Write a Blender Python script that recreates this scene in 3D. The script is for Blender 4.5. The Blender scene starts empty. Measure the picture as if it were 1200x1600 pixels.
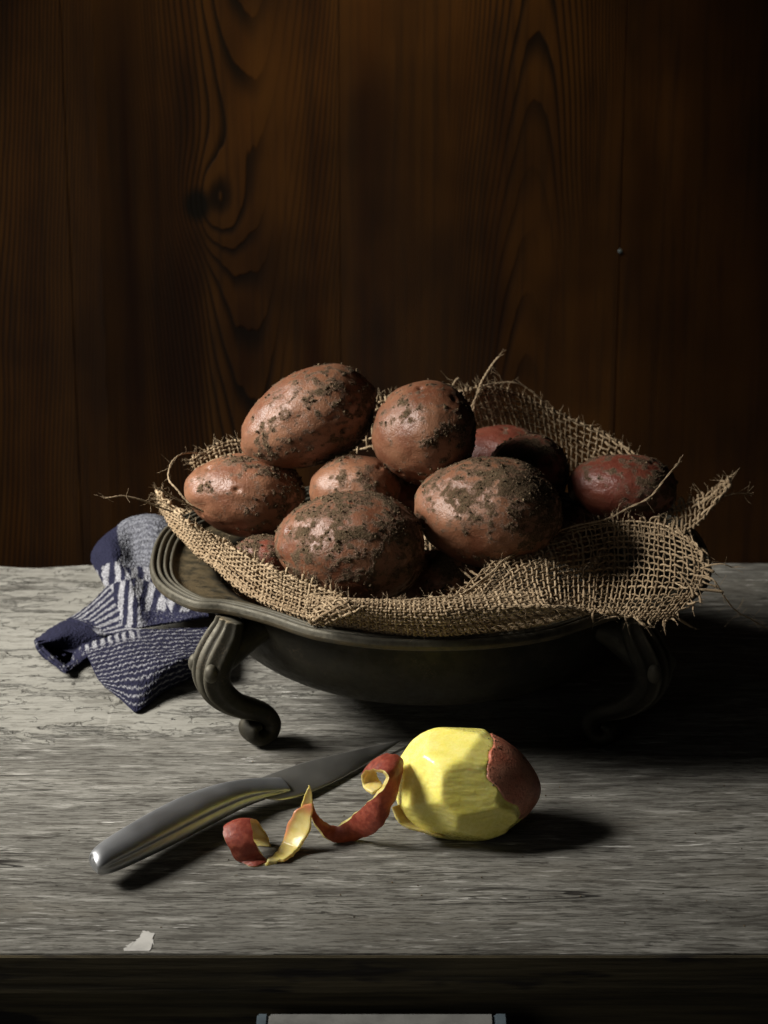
import bpy, bmesh, math
import numpy as np
from mathutils import Vector
R = math.radians
scene = bpy.context.scene
col = scene.collection
rng = np.random.default_rng(11)

# ------------------------------------------------------------------ camera
CAM = np.array([0.0, -1.573, 0.794]); PITCH = R(20.0); FPX = 4200.0
cd = bpy.data.cameras.new("camera"); cam = bpy.data.objects.new("camera", cd); col.objects.link(cam)
cam.location = CAM; cam.rotation_euler = (R(90) - PITCH, 0, 0)
cd.sensor_fit = 'AUTO'; cd.sensor_width = 36.0; cd.lens = FPX / 1600 * 36.0
cd.clip_start = 0.05; cd.clip_end = 50
cd.dof.use_dof = True; cd.dof.focus_distance = 1.74; cd.dof.aperture_fstop = 14.0
scene.camera = cam

# ------------------------------------------------------------------ light
w = bpy.data.worlds.new("World"); scene.world = w; w.use_nodes = True
bg = w.node_tree.nodes['Background']; bg.inputs[0].default_value = (0.9, 0.95, 1.0, 1); bg.inputs[1].default_value = 0.004

def area_lamp(name, loc, target, size, energy, color, spread=180):
    l = bpy.data.lights.new(name, 'AREA'); l.shape = 'RECTANGLE'
    l.size, l.size_y = size; l.energy = energy; l.color = color; l.spread = R(spread)
    o = bpy.data.objects.new(name, l); col.objects.link(o); o.location = loc
    o.rotation_euler = (Vector(target) - Vector(loc)).to_track_quat('-Z', 'Y').to_euler()
    return o
area_lamp("key_lamp", (-1.22, 0.11, 0.92), (-0.24, 0.29, 0.02), (0.76, 0.48), 7.3, (1.0, 0.96, 0.90), 46)
area_lamp("wall_lamp", (-0.08, 0.60, 0.90), (-0.03, 0.86, 0.42), (0.22, 0.12), 0.95, (1.0, 0.83, 0.50), 74)
area_lamp("front_lamp", (-0.70, -1.30, 0.42), (0.05, 0.0, 0.04), (0.6, 0.5), 0.55, (1.0, 0.96, 0.90), 120)
scene.view_settings.view_transform = 'Standard'; scene.view_settings.look = 'None'
scene.view_settings.exposure = 0.0; scene.view_settings.gamma = 1.0

# ------------------------------------------------------------------ maths helpers
def at(px, py, y=None, z=None):
    """the place in the scene that the photograph shows at (px, py), at a known distance y or height z"""
    c, s = math.cos(PITCH), math.sin(PITCH)
    dx = (px - 600) / FPX; dy = (py - 800) / FPX
    d = np.array([dx, c - dy * s, -s - dy * c])
    t = (y - CAM[1]) / d[1] if y is not None else (z - CAM[2]) / d[2]
    return CAM + d * t

def hash3(ix, iy, iz, seed):
    h = (ix.astype(np.int64) * 374761393 + iy.astype(np.int64) * 668265263 + iz.astype(np.int64) * 2147483647 + seed * 974634777) & 0xffffffff
    h = ((h ^ (h >> 13)) * 1274126177) & 0xffffffff
    h = ((h ^ (h >> 16)) * 2246822519) & 0xffffffff
    return ((h ^ (h >> 15)) & 0xffffff) / float(0xffffff)

def vnoise(p, seed=0):
    p = np.asarray(p, float); i = np.floor(p).astype(np.int64); f = p - i; f = f * f * f * (f * (f * 6 - 15) + 10)
    out = 0
    for a in (0, 1):
        for b in (0, 1):
            for c in (0, 1):
                wt = (f[:, 0] if a else 1 - f[:, 0]) * (f[:, 1] if b else 1 - f[:, 1]) * (f[:, 2] if c else 1 - f[:, 2])
                out = out + wt * hash3(i[:, 0] + a, i[:, 1] + b, i[:, 2] + c, seed)
    return out * 2 - 1

def fbm(p, octs=4, seed=0, gain=0.5):
    a, s, n = 1.0, 0, 0
    for k in range(octs):
        s = s + a * vnoise(np.asarray(p) * 2 ** k + 17.3 * k, seed + k); n += a; a *= gain
    return s / n

def sstep(a, b, x):
    t = np.clip((x - a) / (b - a), 0, 1); return t * t * (3 - 2 * t)

def cr_weights(n, t):
    """Catmull-Rom weights for n control points at parameters t in [0, 1]"""
    t = np.clip(np.asarray(t, float), 0, 1) * (n - 1)
    k = np.minimum(np.floor(t).astype(int), n - 2); f = t - k
    W = np.zeros((len(t), n)); r = np.arange(len(t))
    b = [-0.5 * f + f**2 - 0.5 * f**3, 1 - 2.5 * f**2 + 1.5 * f**3, 0.5 * f + 2 * f**2 - 1.5 * f**3, -0.5 * f**2 + 0.5 * f**3]
    for j in range(4):
        np.add.at(W, (r, np.clip(k + j - 1, 0, n - 1)), b[j])
    return W

def curve(pts, n):
    pts = np.array(pts, float); return cr_weights(len(pts), np.linspace(0, 1, n)) @ pts

def norm(v):
    return v / np.maximum(np.linalg.norm(v, axis=-1, keepdims=True), 1e-12)

# ------------------------------------------------------------------ object helpers
def mesh(name, verts, faces, mats, parent=None, smooth=True, attrs=None, cols=None, fmat=None):
    """verts (N,3); faces: array (M,3) or (M,4), or a list of such arrays"""
    if isinstance(faces, np.ndarray): faces = [faces]
    faces = [f for f in faces if len(f)]
    me = bpy.data.meshes.new(name); verts = np.asarray(verts, np.float32)
    me.vertices.add(len(verts)); me.vertices.foreach_set("co", verts.ravel())
    loops = np.concatenate([f.ravel() for f in faces]).astype(np.int32)
    sizes = np.concatenate([np.full(len(f), f.shape[1]) for f in faces]).astype(np.int32)
    starts = np.concatenate([[0], np.cumsum(sizes)[:-1]]).astype(np.int32)
    me.loops.add(len(loops)); me.loops.foreach_set("vertex_index", loops)
    me.polygons.add(len(sizes)); me.polygons.foreach_set("loop_start", starts)
    if fmat is not None: me.polygons.foreach_set("material_index", np.asarray(fmat, np.int32))
    me.polygons.foreach_set("use_smooth", np.full(len(sizes), smooth, bool))
    for m in (mats if isinstance(mats, (list, tuple)) else [mats]): me.materials.append(m)
    for k, v in (attrs or {}).items():
        a = me.attributes.new(k, 'FLOAT', 'POINT'); a.data.foreach_set("value", np.asarray(v, np.float32))
    if cols is not None:
        a = me.attributes.new("yarn", 'FLOAT_COLOR', 'POINT')
        c = np.ones((len(verts), 4), np.float32); c[:, :3] = cols; a.data.foreach_set("color", c.ravel())
    me.update(calc_edges=True); me.validate()
    o = bpy.data.objects.new(name, me); col.objects.link(o)
    if parent is not None: o.parent = parent
    return o

def tag(o, label, cat, group=None):
    o['label'] = label; o['category'] = cat
    if group: o['group'] = group
    return o

def thing(name, label, cat, loc=(0, 0, 0), group=None):
    o = bpy.data.objects.new(name, None); col.objects.link(o); o.location = loc; o.empty_display_size = 0.02
    return tag(o, label, cat, group)

def under(o, root):
    """parent o to root, keeping its place"""
    o.parent = root; o.matrix_parent_inverse.identity()
    loc = root.location
    p = root.parent
    off = Vector(loc)
    while p is not None: off = off + Vector(p.location); p = p.parent
    o.location = Vector(o.location) - off
    return o

def grid_faces(nr, nc, flip=False, wrap=False):
    a = np.arange(nr * nc).reshape(nr, nc)
    if wrap: a = np.concatenate([a, a[:, :1]], 1)
    f = np.stack([a[:-1, :-1], a[:-1, 1:], a[1:, 1:], a[1:, :-1]], -1).reshape(-1, 4)
    return f[:, ::-1] if flip else f

class Tubes:
    """many thin tubes collected into one mesh"""
    def __init__(s): s.v, s.f, s.t, s.n = [], [], [], 0
    def add(s, path, rad, sides=5, tone=0.5):
        path = np.asarray(path, float); n = len(path); rad = np.broadcast_to(rad, (n,))
        T = norm(np.gradient(path, axis=0))
        ref = np.array([0, 0, 1.0]) if abs(T[:, 2]).mean() < 0.8 else np.array([0, 1.0, 0])
        N = norm(np.cross(T, ref)); B = np.cross(T, N)
        a = np.arange(sides) / sides * 2 * math.pi
        V = path[:, None] + rad[:, None, None] * (np.cos(a)[None, :, None] * N[:, None] + np.sin(a)[None, :, None] * B[:, None])
        s.v.append(V.reshape(-1, 3)); s.f.append(grid_faces(n, sides, wrap=True) + s.n)
        s.t.append(np.full(n * sides, tone)); s.n += n * sides
    def build(s, name, mat, parent=None):
        return mesh(name, np.concatenate(s.v), np.concatenate(s.f), mat, parent, attrs={"tone": np.concatenate(s.t)})

def box(name, lo, hi, mat, parent=None, bevel=0.0015, segs=(1, 1, 1), shake=0):
    bm = bmesh.new(); bmesh.ops.create_cube(bm, size=1)
    lo, hi = Vector(lo), Vector(hi)
    for v in bm.verts: v.co = Vector([lo[i] + (v.co[i] + .5) * (hi[i] - lo[i]) for i in range(3)])
    if segs[0] > 1:
        es = [e for e in bm.edges if abs(e.verts[0].co.x - e.verts[1].co.x) > 1e-6]
        bmesh.ops.subdivide_edges(bm, edges=es, cuts=segs[0] - 1, use_grid_fill=True)
    if shake:
        P = np.array([v.co[:] for v in bm.verts]); d = shake * vnoise(P * (14, 0, 0) + 3.1, 5)
        for v, q in zip(bm.verts, d): v.co.y += q
    if bevel: bmesh.ops.bevel(bm, geom=[e for e in bm.edges if len(e.link_faces) == 2 and e.calc_face_angle(0) > 1], offset=bevel, segments=2, affect='EDGES')
    me = bpy.data.meshes.new(name); bm.to_mesh(me); bm.free(); me.materials.append(mat)
    o = bpy.data.objects.new(name, me); col.objects.link(o)
    if parent is not None: o.parent = parent
    return o

# ------------------------------------------------------------------ node helpers
class NT:
    def __init__(s, name):
        s.m = bpy.data.materials.new(name); s.m.use_nodes = True; s.t = s.m.node_tree
        s.b = s.t.nodes['Principled BSDF']; s.out = s.t.nodes['Material Output']
    def n(s, typ, **kw):
        x = s.t.nodes.new(typ)
        for k, v in kw.items():
            if k.startswith('i_'):
                key = k[2:]; key = int(key) if key.isdigit() else key.replace('_', ' ')
                s.put(x.inputs[key], v)
            else: setattr(x, k, v)
        return x
    def put(s, sock, v):
        if isinstance(v, bpy.types.NodeSocket): s.t.links.new(v, sock)
        elif isinstance(v, bpy.types.Node): s.t.links.new(v.outputs[0], sock)
        else:
            if sock.type == 'RGBA' and len(v) == 3: v = (*v, 1)
            sock.default_value = v
    def set(s, **kw):
        for k, v in kw.items(): s.put(s.b.inputs[k.replace('_', ' ')], v)
    def math(s, op, a, b=0.0, c=None):
        x = s.n('ShaderNodeMath', operation=op); s.put(x.inputs[0], a); s.put(x.inputs[1], b)
        if c is not None: s.put(x.inputs[2], c)
        return x.outputs[0]
    def mix(s, f, a, b, typ='MIX'):
        x = s.n('ShaderNodeMix', data_type='RGBA', blend_type=typ); s.put(x.inputs[0], f); s.put(x.inputs[6], a); s.put(x.inputs[7], b); return x.outputs[2]
    def step(s, v, a, b, lo=0.0, hi=1.0):
        x = s.n('ShaderNodeMapRange', interpolation_type='SMOOTHSTEP'); s.put(x.inputs[0], v)
        for i, q in enumerate((a, b, lo, hi)): s.put(x.inputs[1 + i], q)
        return x.outputs[0]
    def obj(s): return s.n('ShaderNodeTexCoord').outputs['Object']
    def map(s, v, scale=(1, 1, 1), loc=(0, 0, 0), rot=(0, 0, 0)):
        x = s.n('ShaderNodeMapping'); s.put(x.inputs[0], v); x.inputs['Scale'].default_value = scale; x.inputs['Location'].default_value = loc; x.inputs['Rotation'].default_value = rot; return x.outputs[0]
    def noise(s, v, scale=5, detail=4, rough=.5, dist=0):
        x = s.n('ShaderNodeTexNoise'); s.put(x.inputs['Vector'], v); s.put(x.inputs['Scale'], scale); x.inputs['Detail'].default_value = detail; x.inputs['Roughness'].default_value = rough; x.inputs['Distortion'].default_value = dist; return x.outputs[0]
    def attr(s, name, out='Fac'): return s.n('ShaderNodeAttribute', attribute_name=name).outputs[out]
    def bump(s, h, dist=.001, strength=1, normal=None):
        x = s.n('ShaderNodeBump'); s.put(x.inputs['Height'], h); x.inputs['Distance'].default_value = dist; x.inputs['Strength'].default_value = strength
        if normal is not None: s.put(x.inputs['Normal'], normal)
        return x.outputs[0]

# ------------------------------------------------------------------ materials
def mat_wall():
    m = NT("stained_wood"); p = m.obj()
    sep = m.n('ShaderNodeSeparateXYZ'); m.put(sep.inputs[0], p); X, Z = sep.outputs[0], sep.outputs[2]
    warp = m.noise(m.map(p, (4, 4, 1.4)), 1.0, 3, .5)
    fine = m.noise(m.map(p, (160, 160, 5)), 1.0, 4, .6)
    streak = m.noise(m.map(p, (28, 28, .9)), 1.0, 3, .55)
    blot = m.noise(m.map(p, (5, 5, 3.4)), 1.0, 3, .55)
    def cathedral(xc, k, zoff, amp):
        dx = m.math('SUBTRACT', m.math('ADD', X, m.math('MULTIPLY', m.math('SUBTRACT', warp, .5), .05)), xc)
        return m.math('ADD', m.math('SUBTRACT', m.math('MULTIPLY', Z, amp), m.math('MULTIPLY', m.math('MULTIPLY', dx, dx), k)), zoff)
    # nested growth rings: one arch per board, pushed aside by the knot
    kx = m.math('SUBTRACT', X, -0.172); kz = m.math('SUBTRACT', Z, 0.213)
    kd = m.math('SQRT', m.math('ADD', m.math('MULTIPLY', m.math('MULTIPLY', kx, kx), 1.6), m.math('MULTIPLY', m.math('MULTIPLY', kz, kz), 1.0)))
    knot = m.math('POWER', 2.718, m.math('MULTIPLY', m.math('MULTIPLY', kd, kd), -420.0))
    f1 = m.math('ADD', cathedral(-0.125, 115.0, 0, 1.0), m.math('MULTIPLY', knot, .22))
    f2 = cathedral(0.135, -150.0, .13, 1.0)
    f3 = cathedral(-0.46, 55.0, .31, 1.0)
    left = m.math('LESS_THAN', X, -0.04); farleft = m.math('LESS_THAN', X, -0.262)
    fa = m.n('ShaderNodeMix', data_type='FLOAT'); m.put(fa.inputs[0], left); m.put(fa.inputs[2], f2); m.put(fa.inputs[3], f1)
    fb = m.n('ShaderNodeMix', data_type='FLOAT'); m.put(fb.inputs[0], farleft); m.put(fb.inputs[2], fa.outputs[0]); m.put(fb.inputs[3], f3)
    ph = m.math('ADD', m.math('MULTIPLY', fb.outputs[0], 16.0), m.math('MULTIPLY', streak, 1.6))
    saw = m.math('FRACT', ph)
    ring = m.math('MULTIPLY', m.step(saw, .45, .93), m.step(saw, 1.0, .95))
    ring = m.math('MULTIPLY', ring, m.step(m.noise(m.map(p, (9, 9, 2)), 1.0, 2, .5), .30, .52))
    base = m.mix(m.step(blot, .34, .64), (.0080, .0018, .0005), (.052, .0195, .0034))
    base = m.mix(m.step(streak, .25, .75), base, m.mix(.5, base, (.066, .0285, .0056)))
    c = m.mix(m.math('MULTIPLY', ring, .93), base, (.003, .0016, .0008))
    c = m.mix(m.step(fine, .48, .66), c, m.mix(.40, c, (.008, .004, .002)))
    stain = m.noise(m.map(p, (6, 6, 4), (1.3, 0, 4.1)), 1.0, 3, .6)
    c = m.mix(m.math('MULTIPLY', m.step(stain, .44, .70), .70), c, (.0075, .003, .0013))
    c = m.mix(m.step(kd, .022, .009), c, (.004, .003, .002))
    m.set(Base_Color=c, Roughness=m.step(fine, .2, .8, .60, .80), Specular_IOR_Level=.12,
          Normal=m.bump(m.math('SUBTRACT', m.math('MULTIPLY', fine, .5), m.math('MULTIPLY', ring, .6)), .0008, .7))
    return m.m

YSEAM = float(at(330, 1181, z=0)[1])
def mat_table(painted):
    m = NT("flaking_painted_wood" if painted else "weathered_wood"); p = m.obj()
    wob = m.n('ShaderNodeMix', data_type='VECTOR'); wob.inputs[0].default_value = .012
    nc = m.n('ShaderNodeTexNoise'); m.put(nc.inputs['Vector'], m.map(p, (7, 16, 16))); nc.inputs['Scale'].default_value = 1
    m.put(wob.inputs[4], p); m.put(wob.inputs[5], nc.outputs['Color']); q = wob.outputs[1]
    g1 = m.noise(m.map(q, (24, 190, 190)), 1, 6, .72)
    g2 = m.noise(m.map(q, (64, 470, 470)), 1, 4, .72)
    g3 = m.noise(m.map(q, (5.0, 38, 38)), 1, 4, .6)
    blot = m.noise(m.map(q, (5, 14, 14), (2, 7, 0)), 1, 4, .6)
    speck = m.noise(m.map(q, (420, 700, 700)), 1, 2, .6)
    pore = m.step(m.noise(m.map(q, (70, 800, 800)), 1, 2, .5), .62, .70)
    c = m.mix(m.step(g3, .25, .75), (.092, .088, .076), (.165, .159, .139))
    c = m.mix(m.math('MULTIPLY', m.step(g1, .53, .585), .62), c, (.042, .038, .031))
    c = m.mix(m.math('MULTIPLY', m.step(g2, .55, .60), .60), c, (.045, .040, .033))
    c = m.mix(m.math('MULTIPLY', m.step(blot, .50, .74), .45), c, (.12, .108, .085))
    c = m.mix(m.math('MULTIPLY', m.step(g1, .46, .36), .7), c, (.27, .262, .235))
    c = m.mix(m.math('MULTIPLY', pore, .6), c, (.04, .034, .026))
    # thin remains of white paint caught in the grain
    rem = m.math('MULTIPLY', m.step(m.noise(m.map(q, (30, 330, 330), (5, 1, 0)), 1, 3, .65), .60, .70), m.step(m.noise(m.map(p, (9, 22, 22), (8, 2, 0)), 1, 2), .52, .64))
    c = m.mix(m.math('MULTIPLY', rem, .7), c, (.66, .645, .60))
    h = m.math('SUBTRACT', m.math('MULTIPLY', m.math('ADD', g1, g2), -.8), m.math('MULTIPLY', pore, .8))
    fis = m.math('MULTIPLY', m.step(m.noise(m.map(q, (44, 560, 560), (3, 9, 2)), 1, 2, .5), .60, .65), m.step(m.noise(m.map(p, (10, 40, 40), (1, 1, 7)), 1, 2), .35, .6))
    c = m.mix(m.math('MULTIPLY', fis, .75), c, (.035, .031, .024)); h = m.math('SUBTRACT', h, m.math('MULTIPLY', fis, 1.2))
    # long thin splits along the grain
    split = m.math('MULTIPLY', m.step(m.math('ABSOLUTE', m.math('SUBTRACT', m.noise(m.map(q, (1.6, 42, 42), (4, 3, 0)), 1, 2, .4), .5)), .0065, .0025), m.step(m.noise(m.map(p, (6, 30, 30), (3, 5, 1)), 1, 2), .55, .62))
    c = m.mix(m.math('MULTIPLY', split, .9), c, (.012, .010, .008)); h = m.math('SUBTRACT', h, m.math('MULTIPLY', split, 2.0))
    if painted:
        sep = m.n('ShaderNodeSeparateXYZ'); m.put(sep.inputs[0], p)
        n1 = m.noise(m.map(q, (24, 95, 95), (1, 2, 0)), 1, 8, .72, .5)
        n2 = m.noise(m.map(p, (3.4, 7, 7), (0, 1.5, 0)), 1, 2, .5)
        side = m.step(sep.outputs[0], .30, -.25, -.10, .10)
        cov = m.math('ADD', m.math('ADD', m.math('MULTIPLY', n1, .72), m.math('MULTIPLY', n2, .40)), side)
        cov = m.math('ADD', cov, m.step(sep.outputs[1], YSEAM, YSEAM + .07, -.16, 0.0)); paint = m.step(cov, .580, .605)
        pc = m.mix(m.noise(m.map(p, (14, 40, 40)), 1, 3), (.135, .130, .111), (.235, .229, .202))
        pc = m.mix(m.math('MULTIPLY', m.step(g1, .54, .60), .55), pc, (.075, .070, .058)); pc = m.mix(m.math('MULTIPLY', m.step(g2, .57, .62), .5), pc, (.060, .055, .045)); pc = m.mix(m.math('MULTIPLY', m.step(speck, .58, .70), .35), pc, (.14, .13, .10))
        c = m.mix(m.math('MULTIPLY', paint, .92), c, pc)
        w2 = m.n('ShaderNodeMix', data_type='VECTOR'); w2.inputs[0].default_value = .035
        nc2 = m.n('ShaderNodeTexNoise'); m.put(nc2.inputs['Vector'], m.map(p, (60, 60, 60))); nc2.inputs['Scale'].default_value = 1; nc2.inputs['Detail'].default_value = 5
        m.put(w2.inputs[4], p); m.put(w2.inputs[5], nc2.outputs['Color']); q2 = w2.outputs[1]
        vor = m.n('ShaderNodeTexVoronoi', feature='DISTANCE_TO_EDGE'); m.put(vor.inputs['Vector'], m.map(q2, (30, 52, 52))); vor.inputs['Scale'].default_value = 1
        vor.inputs['Randomness'].default_value = 1
        area = m.step(m.noise(m.map(p, (8, 17, 17), (9, 4, 0)), 1, 3), .40, .50)
        brk = m.step(m.noise(m.map(p, (45, 80, 80)), 1, 2), .47, .58)
        cr = m.math('MULTIPLY', m.math('MULTIPLY', m.step(vor.outputs['Distance'], .030, .010), m.math('MULTIPLY', area, brk)), paint)
        c = m.mix(m.math('MULTIPLY', cr, .55), c, (.022, .018, .013))
        h = m.math('ADD', m.math('MULTIPLY', h, m.step(paint, 0, 1, 1.0, .45)), m.math('SUBTRACT', m.math('MULTIPLY', paint, 2.2), m.math('MULTIPLY', cr, 2.5)))
    c = m.mix(m.math('MULTIPLY', m.step(speck, .66, .78), .5), c, (.05, .042, .03))
    m.set(Base_Color=c, Roughness=.78, Specular_IOR_Level=.25, Normal=m.bump(h, .0009, 1.0))
    return m.m

def mat_apron():
    m = NT("dark_rail_wood"); p = m.obj()
    g = m.noise(m.map(p, (8, 200, 200)), 1, 5, .65); b = m.noise(m.map(p, (7, 30, 45)), 1, 4, .6)
    c = m.mix(m.step(g, .3, .7), (.030, .024, .011), (.10, .080, .040)); c = m.mix(m.step(b, .54, .62), c, (.012, .009, .006))
    m.set(Base_Color=c, Roughness=.8, Normal=m.bump(g, .0008)); return m.m

def mat_plain(name, colr, rough=.6, metal=0.0, bumps=None):
    m = NT(name); p = m.obj(); n = m.noise(p, 60, 4, .6)
    m.set(Base_Color=m.mix(m.step(n, .35, .7), colr, tuple(x * .75 for x in colr)), Roughness=rough, Metallic=metal)
    m.set(Normal=m.bump(m.noise(p, 400, 3), .0003, .5)); return m.m

def mat_dish():
    m = NT("tarnished_metal"); p = m.obj()
    n1 = m.noise(p, 22, 5, .62); n2 = m.noise(p, 160, 4, .65); n3 = m.noise(p, 900, 2, .6)
    c = m.mix(m.step(n1, .3, .7), (.011, .0098, .006), (.030, .0265, .0165)); c = m.mix(m.math('MULTIPLY', m.step(n2, .5, .75), .6), c, (.020, .016, .009))
    geo = m.n('ShaderNodeNewGeometry')
    wear = m.step(m.math('ADD', geo.outputs['Pointiness'], m.math('MULTIPLY', m.math('SUBTRACT', n2, .5), .06)), .515, .56)
    c = m.mix(m.math('MULTIPLY', wear, .5), c, (.15, .138, .105))
    sp = m.n('ShaderNodeSeparateXYZ'); m.put(sp.inputs[0], p)
    ledge = m.math('MULTIPLY', m.math('MULTIPLY', m.step(sp.outputs[2], .0985, .1000), m.step(sp.outputs[2], .1070, .1035)), m.step(m.noise(p, 90, 4, .65), .30, .62))
    c = m.mix(m.math('MULTIPLY', ledge, .75), c, (.115, .086, .046))
    soil = m.math('MULTIPLY', m.step(m.noise(m.map(p, (30, 30, 30), (3, 1, 2)), 1, 4, .7), .52, .7), m.step(n3, .5, .62))
    c = m.mix(m.math('MULTIPLY', soil, .8), c, (.045, .032, .017))
    m.set(Base_Color=c, Metallic=m.math('SUBTRACT', .42, m.math('MULTIPLY', soil, .4)), Roughness=m.step(n2, .3, .75, .52, .74), Specular_IOR_Level=.3,
          Normal=m.bump(m.math('ADD', n2, m.math('MULTIPLY', n3, .4)), .0005, .5))
    return m.m

def mat_jute():
    m = NT("jute_thread"); p = m.obj(); t = m.attr("tone")
    n = m.noise(p, 900, 3, .6); n2 = m.noise(p, 55, 3, .6)
    c = m.mix(t, (.175, .120, .068), (.42, .318, .20)); c = m.mix(m.math('MULTIPLY', m.step(n, .42, .68), .55), c, (.15, .095, .048))
    c = m.mix(m.math('MULTIPLY', m.step(n2, .55, .72), .35), c, (.17, .115, .06))
    m.set(Base_Color=c, Roughness=.85, Specular_IOR_Level=.2, Normal=m.bump(n, .0007, .9)); return m.m

def mat_skin(red, clean=False):
    m = NT("potato_skin_washed" if clean else "potato_skin_red" if red else "potato_skin"); p = m.obj(); s = m.attr("soil"); v = m.attr("blush")
    n1 = m.noise(p, 28, 4, .6); n2 = m.noise(p, 260, 4, .65); n3 = m.noise(p, 1500, 2, .6); n4 = m.noise(p, 700, 3, .6)
    a, b = ((.105, .022, .013), (.170, .048, .028)) if red else ((.122, .042, .020), (.228, .108, .058))
    if clean: a, b = (.42, .115, .066), (.52, .25, .160)
    c = m.mix(m.step(m.math('ADD', m.math('MULTIPLY', n1, .7), m.math('MULTIPLY', v, .5)), .35, .80), a, b)
    c = m.mix(m.math('MULTIPLY', m.step(n2, .48, .70), .5), c, (.25, .118, .066) if not red else (.19, .07, .042))
    c = m.mix(m.math('MULTIPLY', m.step(n4, .58, .72), .55), c, (.085, .034, .018))
    dust = m.math('MULTIPLY', m.step(m.math('ADD', s, m.math('MULTIPLY', m.math('SUBTRACT', n4, .5), .8)), .10, .62), .80)
    c = m.mix(m.math('MULTIPLY', dust, .9), c, (.110, .060, .032))
    sm = m.step(m.math('ADD', s, m.math('ADD', m.math('MULTIPLY', m.math('SUBTRACT', n3, .5), 1.5), m.math('MULTIPLY', m.math('SUBTRACT', n4, .5), 1.1))), .42, .98)
    sc = m.mix(m.step(n3, .4, .72), (.046, .033, .018), (.135, .098, .057))
    c = m.mix(m.math('MULTIPLY', sm, .93), c, sc)
    m.set(Base_Color=c, Roughness=m.step(m.math('ADD', sm, m.math('MULTIPLY', dust, .5)), 0, 1, .40, .92), Specular_IOR_Level=m.step(sm, 0, 1, .45, .12))
    h = m.math('ADD', m.math('MULTIPLY', n2, .5), m.math('ADD', m.math('MULTIPLY', n4, .9), m.math('MULTIPLY', m.math('MULTIPLY', n3, sm), 1.6)))
    m.set(Normal=m.bump(h, .0009, .60), Subsurface_Weight=.05, Subsurface_Radius=(.004, .0015, .001)); m.b.inputs['Subsurface Scale'].default_value = 1.0
    return m.m

def mat_soil():
    m = NT("dry_soil"); p = m.obj(); n = m.noise(p, 500, 2)
    m.set(Base_Color=m.mix(m.step(n, .35, .7), (.030, .021, .012), (.17, .125, .075)), Roughness=1.0, Specular_IOR_Level=.1); return m.m

def mat_flesh():
    m = NT("potato_flesh"); p = m.obj(); n = m.noise(p, 70, 4, .6); n2 = m.noise(p, 500, 3)
    st = m.noise(m.map(p, (25, 190, 190)), 1, 3, .6)
    c = m.mix(m.step(n, .3, .75), (.75, .665, .14), (.83, .76, .25)); c = m.mix(m.math('MULTIPLY', m.step(st, .6, .8), .3), c, (.55, .43, .07))
    m.set(Base_Color=c, Roughness=m.step(n2, .3, .7, .18, .36), Specular_IOR_Level=.5, Subsurface_Weight=.35, Subsurface_Radius=(.006, .0045, .0014),
          Normal=m.bump(m.math('ADD', st, m.math('MULTIPLY', n2, .5)), .0006, .4)); m.b.inputs['Subsurface Scale'].default_value = 1.0
    return m.m

def thin(m, c, k):
    """a thin slice lets some light through"""
    t = m.n('ShaderNodeBsdfTranslucent'); m.put(t.inputs[0], c); x = m.n('ShaderNodeMixShader'); x.inputs[0].default_value = k
    m.t.links.new(m.b.outputs[0], x.inputs[1]); m.t.links.new(t.outputs[0], x.inputs[2]); m.t.links.new(x.outputs[0], m.out.inputs[0])
def mat_peel_skin():
    m = NT("peel_skin"); p = m.obj(); n = m.noise(p, 260, 4, .6); n2 = m.noise(p, 900, 2)
    c = m.mix(m.step(n, .35, .7), (.16, .027, .017), (.30, .075, .044)); c = m.mix(m.math('MULTIPLY', m.step(n2, .60, .7), .6), c, (.09, .03, .018))
    m.set(Base_Color=c, Roughness=.5, Normal=m.bump(n, .0008, .7), Subsurface_Weight=.15, Subsurface_Radius=(.004, .001, .0005)); m.b.inputs['Subsurface Scale'].default_value = 1.0; thin(m, (.50, .12, .05), .25)
    return m.m

def mat_peel_flesh():
    m = NT("peel_flesh"); p = m.obj(); n = m.noise(p, 220, 4, .6); e = m.attr("edge")
    c = m.mix(m.step(n, .3, .75), (.74, .60, .17), (.84, .74, .34)); c = m.mix(m.math('MULTIPLY', e, .85), c, (.42, .06, .06))
    m.set(Base_Color=c, Roughness=.33, Normal=m.bump(n, .0006, .5), Subsurface_Weight=.3, Subsurface_Radius=(.004, .003, .001)); m.b.inputs['Subsurface Scale'].default_value = 1.0; thin(m, (.90, .80, .40), .38)
    return m.m

def mat_steel(name, rough, colr):
    m = NT(name); p = m.obj(); n = m.noise(m.map(p, (700, 700, 90), (0, 0, 0), (0, 0, .7)), 1, 3, .6); n2 = m.noise(p, 40, 3)
    m.set(Base_Color=colr, Metallic=1.0, Roughness=m.step(n2, .3, .7, rough - .03, rough + .04), Normal=m.bump(n, .0001, .25))
    return m.m

def mat_towel():
    m = NT("terry_cotton"); p = m.obj(); c = m.attr("yarn", 'Color'); n = m.noise(p, 700, 3, .6); n2 = m.noise(p, 130, 3)
    c2 = m.mix(m.math('MULTIPLY', m.step(n, .40, .60), .5), c, (.010, .010, .022)); c2 = m.mix(m.math('MULTIPLY', m.step(n2, .5, .75), .18), c2, (.02, .02, .04))
    m.set(Base_Color=c2, Roughness=.95, Specular_IOR_Level=.1, Normal=m.bump(m.math('ADD', n, n2), .0016, .9)); pass
    return m.m

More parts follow.
